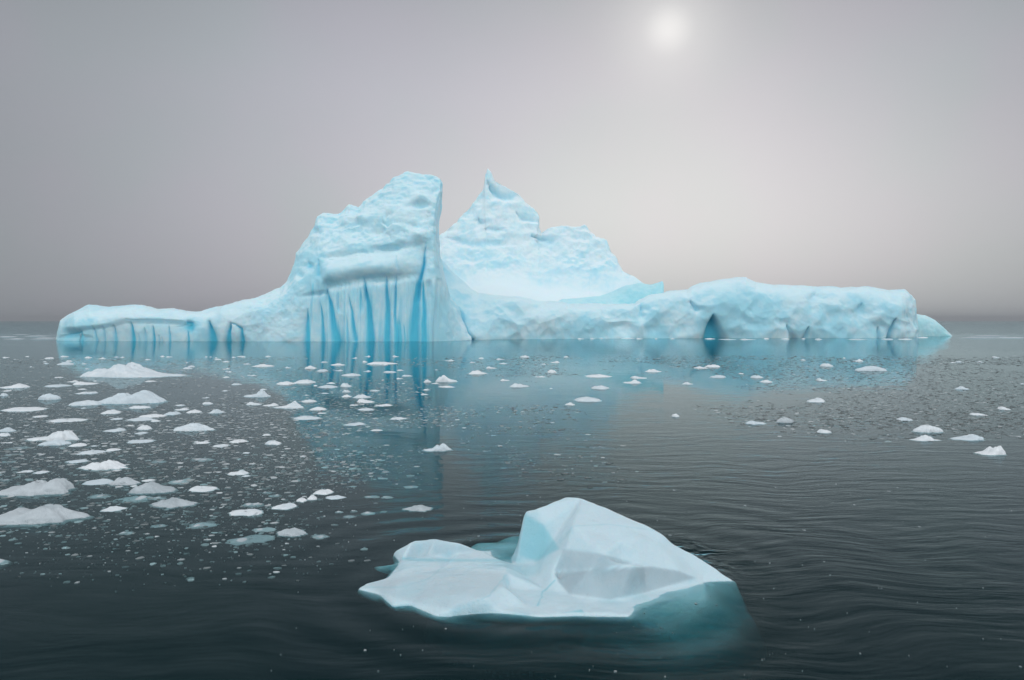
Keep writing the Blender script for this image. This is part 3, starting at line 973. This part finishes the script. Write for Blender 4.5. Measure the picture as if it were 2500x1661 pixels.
grey = np.maximum.reduce([
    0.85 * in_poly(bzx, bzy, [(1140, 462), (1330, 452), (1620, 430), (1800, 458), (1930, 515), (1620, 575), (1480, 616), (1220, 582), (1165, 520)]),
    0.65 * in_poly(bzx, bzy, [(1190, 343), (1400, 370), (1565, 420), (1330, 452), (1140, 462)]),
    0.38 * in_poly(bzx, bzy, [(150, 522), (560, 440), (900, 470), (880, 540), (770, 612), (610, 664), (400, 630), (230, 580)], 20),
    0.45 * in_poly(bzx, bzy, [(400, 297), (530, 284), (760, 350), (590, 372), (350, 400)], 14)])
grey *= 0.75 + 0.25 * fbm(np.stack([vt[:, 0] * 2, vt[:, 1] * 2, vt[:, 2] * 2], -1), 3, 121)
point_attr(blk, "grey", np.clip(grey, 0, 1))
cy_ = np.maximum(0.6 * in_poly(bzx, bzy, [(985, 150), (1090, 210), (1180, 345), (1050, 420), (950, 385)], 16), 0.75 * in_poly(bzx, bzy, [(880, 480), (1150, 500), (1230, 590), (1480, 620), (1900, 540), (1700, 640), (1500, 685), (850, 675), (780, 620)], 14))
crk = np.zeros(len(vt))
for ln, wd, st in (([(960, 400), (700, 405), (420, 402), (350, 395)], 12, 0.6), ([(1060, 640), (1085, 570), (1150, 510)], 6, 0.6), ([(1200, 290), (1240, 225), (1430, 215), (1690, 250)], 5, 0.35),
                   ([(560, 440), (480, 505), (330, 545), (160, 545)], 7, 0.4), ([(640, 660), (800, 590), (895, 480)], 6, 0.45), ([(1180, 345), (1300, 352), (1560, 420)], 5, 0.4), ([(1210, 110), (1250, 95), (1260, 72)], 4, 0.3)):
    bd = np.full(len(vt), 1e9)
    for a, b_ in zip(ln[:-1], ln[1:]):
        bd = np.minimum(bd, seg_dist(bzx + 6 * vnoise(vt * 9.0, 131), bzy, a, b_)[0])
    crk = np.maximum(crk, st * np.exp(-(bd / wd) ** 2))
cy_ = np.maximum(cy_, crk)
blk.attributes["vein"].data.foreach_set("value", np.clip(np.maximum(vv + 0.4 * sstep(zz, 0.05, -0.06), cy_), 0, 1).astype(np.float32))  # bluer near the waterline: wet ice, plus shade painted into low grooves
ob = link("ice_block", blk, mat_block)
ob.location = (FLOE_C[0], FLOE_C[1], 0)
tag(ob, "smooth facetted bluish ice block with a low dome and a sunken apron, ringed by ripples", "ice floe")

# ------------------------------------------------------------------ floes


def floe_mesh(name, seed, nt=44, nr_=9, nk=4, jag=0.5, peak=0.0, flat=0.4):
    """unit floe: about 1 wide, 1 deep, top at 1; keel to -1"""
    rs = np.random.RandomState(seed)
    peak2 = peak + rs.choice([-1, 1]) * rs.uniform(0.35, 0.7)
    a = np.linspace(0, 2 * np.pi, nt, endpoint=False)
    circ = np.stack([np.cos(a), np.sin(a), a * 0], -1)
    R = 0.46 * (1 + 0.45 * fbm(circ * 1.3 + seed * 3.1, 3, seed) + 0.10 * vnoise(circ * 5 + seed, seed + 5))
    rows = []
    # top rings, centre to rim
    rr_ = np.linspace(0.04, 1.0, nr_)
    for r in rr_:
        x = np.cos(a) * R * r
        y = np.sin(a) * R * r
        p = np.stack([x * 2, y * 2, x * 0], -1)
        dome = np.sqrt(np.clip(1 - r ** 2.6, 0, 1))
        skew = np.clip(1 - np.abs(2 * x - peak) * 1.1, 0.0, 1)
        n_ = 0.5 + 0.5 * fbm(p * 1.9 + seed * 1.7, 3, seed + 9)
        rid = 0.5 + 0.5 * fbm(p * 3.4 + seed * 0.7, 3, seed + 19, ridged=True)
        b1 = np.exp(-((2 * x - peak) / 0.34) ** 2)
        b2_ = 0.75 * np.exp(-((2 * x - peak2) / 0.22) ** 2)
        skew = np.clip(np.maximum(b1, b2_) * 0.85 + 0.25 * skew, 0, 1.1)
        z = dome * (flat + (1 - flat) * skew * (0.35 + 0.9 * n_)) * (1 - jag * 0.7 + jag * 1.1 * rid)
        rows.append(np.stack([x, y, z + 0.05], -1))
    for k in range(1, nk + 1):
        f = k / nk
        s = 1 + 0.16 * math.sin(f * 2.6) - 0.45 * f ** 3
        rows.append(np.stack([np.cos(a) * R * s, np.sin(a) * R * s, np.full(nt, 0.05 - 1.05 * f)], -1))
    Vf = np.stack(rows, 1)                                   # (nt, rows, 3)
    Vf[..., 2] /= max(Vf[:, :nr_, 2].max(), 0.2)
    n_rows = Vf.shape[1]
    faces = grid_faces(nt, n_rows, wrap_u=True)
    verts = Vf.reshape(-1, 3)
    me = bpy.data.meshes.new(name)
    ctr = [(0, 0, Vf[:, 0, 2].mean()), (0, 0, Vf[:, -1, 2].mean())]
    nvt = len(verts)
    tris = [(nvt, ((i + 1) % nt) * n_rows, i * n_rows) for i in range(nt)] + [(nvt + 1, i * n_rows + n_rows - 1, ((i + 1) % nt) * n_rows + n_rows - 1) for i in range(nt)]
    me.from_pydata(verts.tolist() + ctr, [], [tuple(f[::-1]) for f in faces.tolist()] + tris)
    me.polygons.foreach_set("use_smooth", np.ones(len(me.polygons), dtype=bool))
    me.update()
    return me


rng = random.Random(7)
shared = [floe_mesh("floe_shape", s, 34, 9, 3, jag=rng.uniform(0.3, 0.75), peak=rng.uniform(-0.6, 0.6), flat=rng.uniform(0.2, 0.7)) for s in range(1, 17)]
for me in shared:
    me.materials.append(mat_floe)
shared_wet = []
for me in shared[:10]:
    m2 = me.copy()
    m2.materials.clear()
    m2.materials.append(mat_wet)
    shared_wet.append(m2)


def R5(t):
    return (t[0] / 2.95, t[1] / 2.95, 860 + t[2] / 2.95, 860 + t[3] / 2.95)


def R6(t):
    return (600 + t[0] / 2.95, 600 + t[1] / 2.95, 840 + t[2] / 2.95, 840 + t[3] / 2.95)


def R7(t):
    k = 2360 / 1100
    return (1400 + t[0] / k, 1400 + t[1] / k, 820 + t[2] / k, 820 + t[3] / k)


occupied = []


def put_floe(name, box, mesh, label, group=None, keel=0.5, sink=0.0, rot=None, depth=0.55, low_=1.0):
    x0, x1, y0, y1 = box
    D = depth_at(y1 - 0.5)
    Wm = (x1 - x0) / F * D
    dep = Wm * depth
    Dm = D + dep / 2
    Wm = (x1 - x0) / F * Dm
    foreshort = dep * CAM_H * F / (D * (D + dep))
    Hm = max((y1 - y0 - foreshort * 0.8) * Dm / F, 0.035 * Wm + 0.015)
    Hm = min(Hm * low_, Wm * 0.6)
    o = link(name, mesh)
    o.location = (((x0 + x1) / 2 - CX) / F * Dm, Dm, -sink * Hm)
    o.scale = (Wm * 1.08, dep * 1.1, Hm)
    o.rotation_euler = (0, 0, rot if rot is not None else rng.uniform(-0.25, 0.25))
    occupied.append((o.location.x, o.location.y, Wm / 2))
    tag(o, label, "ice floe", group)
    return o


own = [
    (R5((585, 1285, 65, 185)), dict(jag=0.75, peak=-0.1, flat=0.12), "largest white floe of the drift ice, with a jagged twin hump and pointed ends", mat_floe),
    (R5((660, 1200, 262, 375)), dict(jag=0.7, peak=0.35, flat=0.25), "long white floe rising to a knob at one end, a flat plate against it", mat_floe),
    (R5((505, 720, 342, 386)), dict(jag=0.2, peak=0.2, flat=0.7), "flat pale plate of ice touching a long knobbed floe", mat_floe),
    (R5((270, 435, 295, 346)), dict(jag=0.15, peak=0.0, flat=0.75), "smooth oval white floe shaped like a loaf", mat_floe),
    (R5((1245, 1525, 500, 570)), dict(jag=0.5, peak=0.0, flat=0.5), "bright white loaf-shaped floe with a crinkled top, alone in a dark gap", mat_floe),
    (R5((235, 565, 552, 642)), dict(jag=0.6, peak=0.5, flat=0.2), "white floe with a block standing on one end, a low slab beside it", mat_floe),
    (R5((285, 500, 626, 674)), dict(jag=0.2, peak=0.2, flat=0.6), "low white slab lying against a floe with an upright block", mat_floe),
    (R5((575, 925, 760, 852)), dict(jag=0.4, peak=0.2, flat=0.15), "pale wedge-shaped floe with a sharp crest and a long thin tail", mat_floe),
    (R5((0, 525, 895, 1038)), dict(jag=0.35, peak=0.55, flat=0.3), "large greyish humped floe with a steep rounded end", mat_wet),
    (R5((-20, 640, 1065, 1245)), dict(jag=0.35, peak=0.15, flat=0.35), "broadest grey floe, low and glassy, with a small white knob on it", mat_wet),
    (R5((810, 1000, 888, 962)), dict(jag=0.25, peak=0.0, flat=0.3), "small grey hump of ice touching a rounder glassy hump", mat_wet),
    (R5((930, 1240, 922, 1022)), dict(jag=0.15, peak=-0.1, flat=0.3), "rounded glassy grey hump of ice with a pale sunken skirt", mat_wet),
    (R5((1125, 1410, 1035, 1118)), dict(jag=0.6, peak=-0.2, flat=0.4), "crumbly grey floe lying half awash in dark water", mat_wet),
    (R5((1755, 1945, 266, 326)), dict(jag=0.7, peak=0.4, flat=0.2), "white floe with one small upright spike at its end", mat_floe),
    (R5((1990, 2200, 348, 408)), dict(jag=0.8, peak=0.2, flat=0.2), "jagged white floe with several small spikes", mat_floe),
    (R6((1375, 1520, 222, 276)), dict(jag=0.3, peak=-0.3, flat=0.25), "pure white humped floe floating on the tower's blue reflection", mat_floe),
    (R6((1285, 1465, 712, 776)), dict(jag=0.4, peak=0.5, flat=0.2), "tilted white floe slanting up at the foot of the tower's reflection", mat_floe),
    (R6((1145, 1360, 1150, 1206)), dict(jag=0.5, peak=0.0, flat=0.2), "small grey crumbly floe adrift behind the rocking ice block", mat_wet),
    (R7((1780, 1930, 463, 509)), dict(jag=0.15, peak=0.0, flat=0.7), "smooth white bun-shaped floe beside dark slush", mat_floe),
    (R7((1785, 1905, 513, 553)), dict(jag=0.6, peak=-0.1, flat=0.15), "small pointed floe just in front of a white bun-shaped floe", mat_floe),
    (R7((1985, 2155, 512, 549)), dict(jag=0.5, peak=0.4, flat=0.2), "low wide white floe with a tiny crest over dark slush", mat_floe),
    (R7((2105, 2262, 566, 626)), dict(jag=0.5, peak=0.6, flat=0.1), "white floe with one tall peaked end trailing a sunken tail", mat_floe),
    (R7((1490, 1632, 156, 186)), dict(jag=0.2, peak=0.1, flat=0.7), "long flat white plate floating before the low ice wall", mat_floe),
    (R7((1065, 1152, 425, 457)), dict(jag=0.2, peak=0.1, flat=0.8), "dark grey slab of clear ice in open water", mat_wet),
    (R6((205, 430, 1318, 1388)), dict(jag=0.2, peak=0.2, flat=0.5), "grey sunken slab just awash at the edge of the drift ice", mat_wet),
]
for i, (box, kw, label, mat) in enumerate(own):
    me = floe_mesh("floe_shape", 200 + i, 84, 22, 5, **kw)
    me.materials.append(mat)
    put_floe("ice_floe", box, me, label, None, rot=0.0, sink=0.05)

lst = []
for t_ in ((30, 300, 388, 432), (505, 628, 646, 682), (745, 895, 1103, 1147), (1365, 1555, 955, 1007), (1640, 1778, 836, 888), (1995, 2115, 205, 236), (2120, 2272, 190, 226),
           (1905, 1995, 362, 391), (1780, 1880, 350, 384), (2180, 2268, 336, 361), (2240, 2335, 388, 421), (2120, 2312, 456, 487), (1918, 2028, 626, 669), (730, 872, 404, 447),
           (1185, 1302, 421, 454), (1020, 1178, 438, 474), (930, 1072, 380, 410), (1345, 1455, 407, 440), (1510, 1612, 400, 442), (535, 692, 204, 237), (10, 190, 214, 262),
           (330, 492, 228, 252), (988, 1092, 516, 561), (768, 888, 540, 574), (380, 602, 468, 507), (580, 755, 703, 737), (0, 97, 533, 577), (0, 77, 573, 607), (0, 57, 288, 317),
           (415, 532, 63, 93), (325, 387, 35, 49), (1270, 1328, 374, 389), (1455, 1528, 354, 379), (800, 887, 469, 489), (925, 1112, 464, 497), (925, 1102, 626, 657),
           (1395, 1502, 637, 662), (765, 862, 690, 713), (605, 808, 920, 957), (1975, 2122, 1076, 1132), (1665, 1882, 1123, 1182)):
    lst.append((R5(t_), 0))
for t_ in ((880, 1082, 120, 149), (620, 707, 137, 156), (840, 878, 119, 134), (420, 512, 149, 181), (45, 202, 139, 166), (510, 597, 177, 201), (700, 817, 206, 233), (990, 1082, 192, 209),
           (1280, 1337, 248, 279), (1600, 1732, 180, 219), (1730, 1802, 158, 179), (1430, 1497, 109, 125), (1975, 2037, 79, 99), (2170, 2237, 178, 209), (2200, 2257, 121, 137),
           (1835, 1897, 249, 267), (1905, 2032, 273, 313), (1395, 1497, 299, 316), (685, 767, 274, 311), (515, 667, 289, 319), (225, 347, 264, 293), (348, 502, 250, 286), (410, 502, 394, 423),
           (695, 752, 324, 351), (690, 762, 357, 386), (775, 897, 353, 391), (800, 922, 386, 426), (930, 1047, 426, 451), (810, 922, 460, 481), (470, 577, 447, 479), (720, 847, 560, 589),
           (905, 982, 611, 629), (1045, 1157, 521, 546), (2305, 2365, 416, 443), (145, 257, 686, 726), (360, 442, 1096, 1139), (440, 517, 1073, 1126), (490, 632, 1040, 1086), (585, 707, 1086, 1121)):
    lst.append((R6(t_), 0))
for t_ in ((1295, 1357, 139, 163), (60, 202, 196, 219), (375, 457, 170, 191), (300, 382, 206, 226), (260, 347, 223, 251), (95, 182, 255, 281), (0, 142, 313, 346), (1225, 1312, 318, 349),
           (905, 1002, 436, 466), (1700, 1772, 418, 446), (2005, 2062, 260, 283), (2225, 2282, 366, 389), (2075, 2157, 400, 419), (625, 702, 157, 173), (690, 772, 147, 166), (720, 802, 202, 221),
           (930, 992, 203, 223), (980, 1042, 226, 246), (570, 622, 239, 256), (1275, 1327, 218, 238), (1465, 1512, 118, 136), (515, 552, 403, 426), (1275, 1347, 484, 511)):
    lst.append((R7(t_), 0))


def brash_label(x, y, w):
    big_ = w / F * depth_at(y) > 1.3
    if y < 915 and x > 1130:
        k = ("wall", "before the long low ice wall")
    elif y < 950 and 560 < x <= 1130:
        k = ("tower", "before the fluted ice tower")
    elif y < 950 and x <= 560:
        k = ("tail", "before the iceberg's low tail")
    elif x > 1500:
        k = ("open", "among dark specks of slush on open pale water")
    elif x > 720:
        k = ("reflection", "on the iceberg's blue reflection")
    elif y > 1120:
        k = ("dark", "on dark water at the edge of the drift ice")
    else:
        k = ("field", "inside the grey slush field")
    return ("%s white ice floe drifting %s" % ("broad" if big_ else "little", k[1]), "%s white floes: %s" % ("broad" if big_ else "little", k[0]))


for i, (box, _) in enumerate(lst):
    put_floe("ice_floe", box, shared[i % len(shared)], *brash_label((box[0] + box[1]) / 2, box[3], box[1] - box[0]), sink=0.04, low_=0.8, depth=0.8)

wet = []
for t_ in ((1365, 1528, 748, 787), (1085, 1202, 768, 797), (45, 202, 678, 702), (40, 152, 723, 747), (0, 102, 768, 797), (0, 77, 898, 927), (1205, 1372, 908, 947), (855, 1080, 1000, 1072),
           (1665, 1948, 1308, 1377), (1365, 1557, 1203, 1262), (1740, 1890, 1058, 1112), (640, 800, 1010, 1050), (1080, 1190, 1030, 1060), (860, 960, 1280, 1312), (1090, 1190, 1240, 1262)):
    wet.append(R5(t_))
for t_ in ((205, 357, 1133, 1187), (830, 927, 1193, 1227), (0, 107, 1183, 1237), (60, 207, 1318, 1352), (705, 792, 1228, 1252), (755, 802, 1178, 1207), (1140, 1242, 1013, 1037), (955, 1017, 957, 973),
           (120, 190, 1045, 1075), (165, 250, 1062, 1098), (480, 590, 1370, 1400), (640, 700, 1190, 1215), (25, 110, 1120, 1160), (860, 960, 1090, 1110), (980, 1060, 1085, 1110)):
    wet.append(R6(t_))
for i, box in enumerate(wet):
    put_floe("ice_floe", box, shared_wet[i % len(shared_wet)], "dim grey waterlogged floe barely breaking the dark water", "waterlogged grey floes", sink=0.75, depth=0.7)

# further small floes scattered through the brash, as the photo's fields lie


def free(x, y, r):
    return all((x - a) ** 2 + (y - b_) ** 2 > (r + c) ** 2 for a, b_, c in occupied)


n = 0
while n < 110:
    sx_ = rng.uniform(-10, 1500) if rng.random() < 0.86 else rng.uniform(1500, 2500)
    sy_ = 872 + 330 * rng.random() ** 2.0
    keep_p = 1.0 if sx_ < 700 else (0.75 if sy_ < 1000 else 0.12) if sx_ < 1100 else (0.6 if sy_ < 950 else 0.02)
    if rng.random() > keep_p:
        continue
    wpx = rng.uniform(9, 34) * (0.55 + (sy_ - 860) / 300)
    D = depth_at(sy_)
    if not free((sx_ - CX) / F * D, D, wpx / F * D * 0.6):
        continue
    hpx = wpx * rng.uniform(0.12, 0.26) + 1.5
    put_floe("ice_floe", (sx_ - wpx / 2, sx_ + wpx / 2, sy_ - hpx, sy_), shared[rng.randrange(16)],
             *brash_label(sx_, sy_, wpx), sink=0.15, low_=0.8, depth=0.9)
    n += 1
# slivers along the foot of the wall, and thin bands on the open sea
foot = [(1388 + k, w, 827.5 + d) for k, w, d in ((0, 10, 0), (22, 16, 1), (52, 12, 1), (75, 10, 0), (130, 30, 0), (165, 16, 1), (210, 8, 1), (248, 12, 1), (330, 30, 1), (366, 44, 2.5), (420, 36, 2.5), (476, 14, 1), (520, 20, 1.5), (568, 12, 1), (600, 20, 2), (680, 48, 2.5), (764, 30, 2), (806, 30, 2), (852, 26, -2))]
for k, w, y in foot:
    put_floe("ice_floe", (k, k + w, y - 2.4, y), shared[rng.randrange(16)], "thin white sliver of ice floating along the foot of the low ice wall", "ice slivers at the wall's foot", sink=0.1)
far = [(-5, 40, 823.5), (30, 70, 818), (60, 125, 822), (95, 150, 826.5), (0, 60, 829), (70, 138, 829.5), (2345, 2440, 826.5), (2370, 2470, 822), (2440, 2505, 826)]
for x0, x1, y in far:
    put_floe("ice_floe", (x0, x1, y - 1.2, y), shared_wet[rng.randrange(10)], "far streak of white ice on the open sea beyond the iceberg's ends", "far ice streaks", sink=0.2)
put_floe("ice_floe", (-40, 20, 1340, 1378), shared_wet[3], "grey floe cut off by the edge of the picture in dark clear water", None, sink=0.3)

# ------------------------------------------------------------------ slush: chips nobody could count
np_r = np.random.RandomState(3)


def chips(name, sxs, sys_, size_px, mat, label, thick=0.009, zofs=0.0):
    D = depth_at(sys_)
    X = (sxs - CX) / F * D
    size = size_px / F * D * 0.5
    n_ = len(X)
    K = 6
    a = np.linspace(0, 2 * np.pi, K, endpoint=False)[None] + np_r.rand(n_, 1) * 6
    r = size[:, None] * (0.6 + 0.6 * np_r.rand(n_, K))
    asp = 0.55 + 0.5 * np_r.rand(n_, 1)
    vx = X[:, None] + np.cos(a) * r
    vy = D[:, None] + np.sin(a) * r * asp
    tz = thick * (0.3 + np_r.rand(n_, 1)) * np.clip(size[:, None] / 0.15, 0.3, 2.0)
    top = np.stack([vx, vy, tz + zofs + np_r.rand(n_, K) * tz * 0.8], -1)
    bot = np.stack([vx, vy, np.full_like(vx, -0.03) + zofs], -1)
    Vc = np.concatenate([top, bot], 1).reshape(-1, 3)
    base_ = (np.arange(n_) * 2 * K)[:, None]
    tops = [np.stack([base_[:, 0], base_[:, 0] + k, base_[:, 0] + k + 1], -1) for k in range(1, K - 1)]
    sides = []
    for k in range(K):
        k2 = (k + 1) % K
        sides.append(np.stack([base_[:, 0] + k, base_[:, 0] + K + k, base_[:, 0] + K + k2], -1))
        sides.append(np.stack([base_[:, 0] + k, base_[:, 0] + K + k2, base_[:, 0] + k2], -1))
    me = mesh_from(name, Vc, np.concatenate(tops + sides), smooth=False)
    return tag(link(name, me, mat), label, "ice slush", kind="stuff")


def field(n_, density):
    sxs = np_r.rand(n_) * 4400 - 950
    sys_ = 868 + 620 * np_r.rand(n_) ** 2.2
    k = np_r.rand(n_) < density(sxs, sys_)
    return sxs[k], sys_[k]


def dens(x, y):
    D = depth_at(y)
    X = (x - CX) / F * D
    p = np.stack([X * 0.11, D * 0.075, X * 0], -1)
    patch = sstep(fbm(p, 4, 5, 0.6), -0.22, 0.14)
    left = sstep(x, 960, 560) * (0.30 * sstep(y, 1460, 1170) + 0.70 * sstep(y, 1200, 980)) * sstep(y, 870, 884)
    mid_ = sstep(x, 500, 700) * sstep(x, 1600, 1150) * sstep(y, 1230, 1050) * sstep(y, 868, 890)
    right = sstep(x, 1050, 1300) * sstep(y, 1090 - 60 * sstep(x, 2100, 1500), 1010 - 75 * sstep(x, 2100, 1500)) * sstep(y, 866, 885) * 0.9
    return np.clip(left * (0.30 + 0.70 * patch) + mid_ * patch + right * patch, 0, 1)


sxs, sys_ = field(330000, dens)
size = (2.0 + 11 * np_r.rand(len(sxs)) ** 4) * (0.6 + 1.1 * sstep(sys_, 880, 1200))
dk = (np_r.rand(len(sxs)) < 0.30 + 0.3 * sstep(sxs, 1000, 1400))
sunk = np.where(np_r.rand(len(sxs)) < 0.8 * sstep(sys_, 980, 1250), -0.045 * np_r.rand(len(sxs)), 0.0)
chips("brash_slush", sxs[~dk], sys_[~dk], size[~dk], mat_slush, "pale grey slush of broken ice chips spread between the floes", zofs=sunk[~dk][:, None])
chips("clear_ice_chips", sxs[dk], sys_[dk], size[dk] * (0.6 + 0.5 * sstep(sxs[dk], 1000, 1400)), mat_clear, "dark specks of wet clear ice strewn over the water")
# white flecks shed by the rocking block
sxs = np_r.rand(900) * 2000 + 550
sys_ = 1180 + 480 * np_r.rand(900) ** 1.3
k = np_r.rand(900) < 0.24 * np.exp(-(((sxs - 1500) / 700) ** 2)) + 0.05
chips("ice_flecks", sxs[k], sys_[k], 1.8 + 7 * np_r.rand(k.sum()) ** 4, mat_fleck, "tiny white flecks of ice around the rocking ice block", thick=0.008)

# ------------------------------------------------------------------ fog over the sea
hz_mat = bpy.data.materials.new("haze_air")
hz_mat.use_nodes = True
ht = hz_mat.node_tree
ht.nodes.clear()
ho = ht.nodes.new("ShaderNodeOutputMaterial")
hv = ht.nodes.new("ShaderNodeVolumePrincipled")
hv.inputs["Color"].default_value = (0.55, 0.57, 0.60, 1)
hv.inputs["Density"].default_value = 0.0002
ht.links.new(hv.outputs[0], ho.inputs["Volume"])
B_ = 9100.0
hvx = [(x, y, z) for z in (52.0, -17.0) for (x, y) in ((-B_, -B_), (B_, -B_), (B_, B_), (-B_, B_))]
tag(link("haze", mesh_from("haze", hvx, wf, smooth=False), hz_mat), "thin grey sea fog fading the horizon", "haze", kind="stuff")
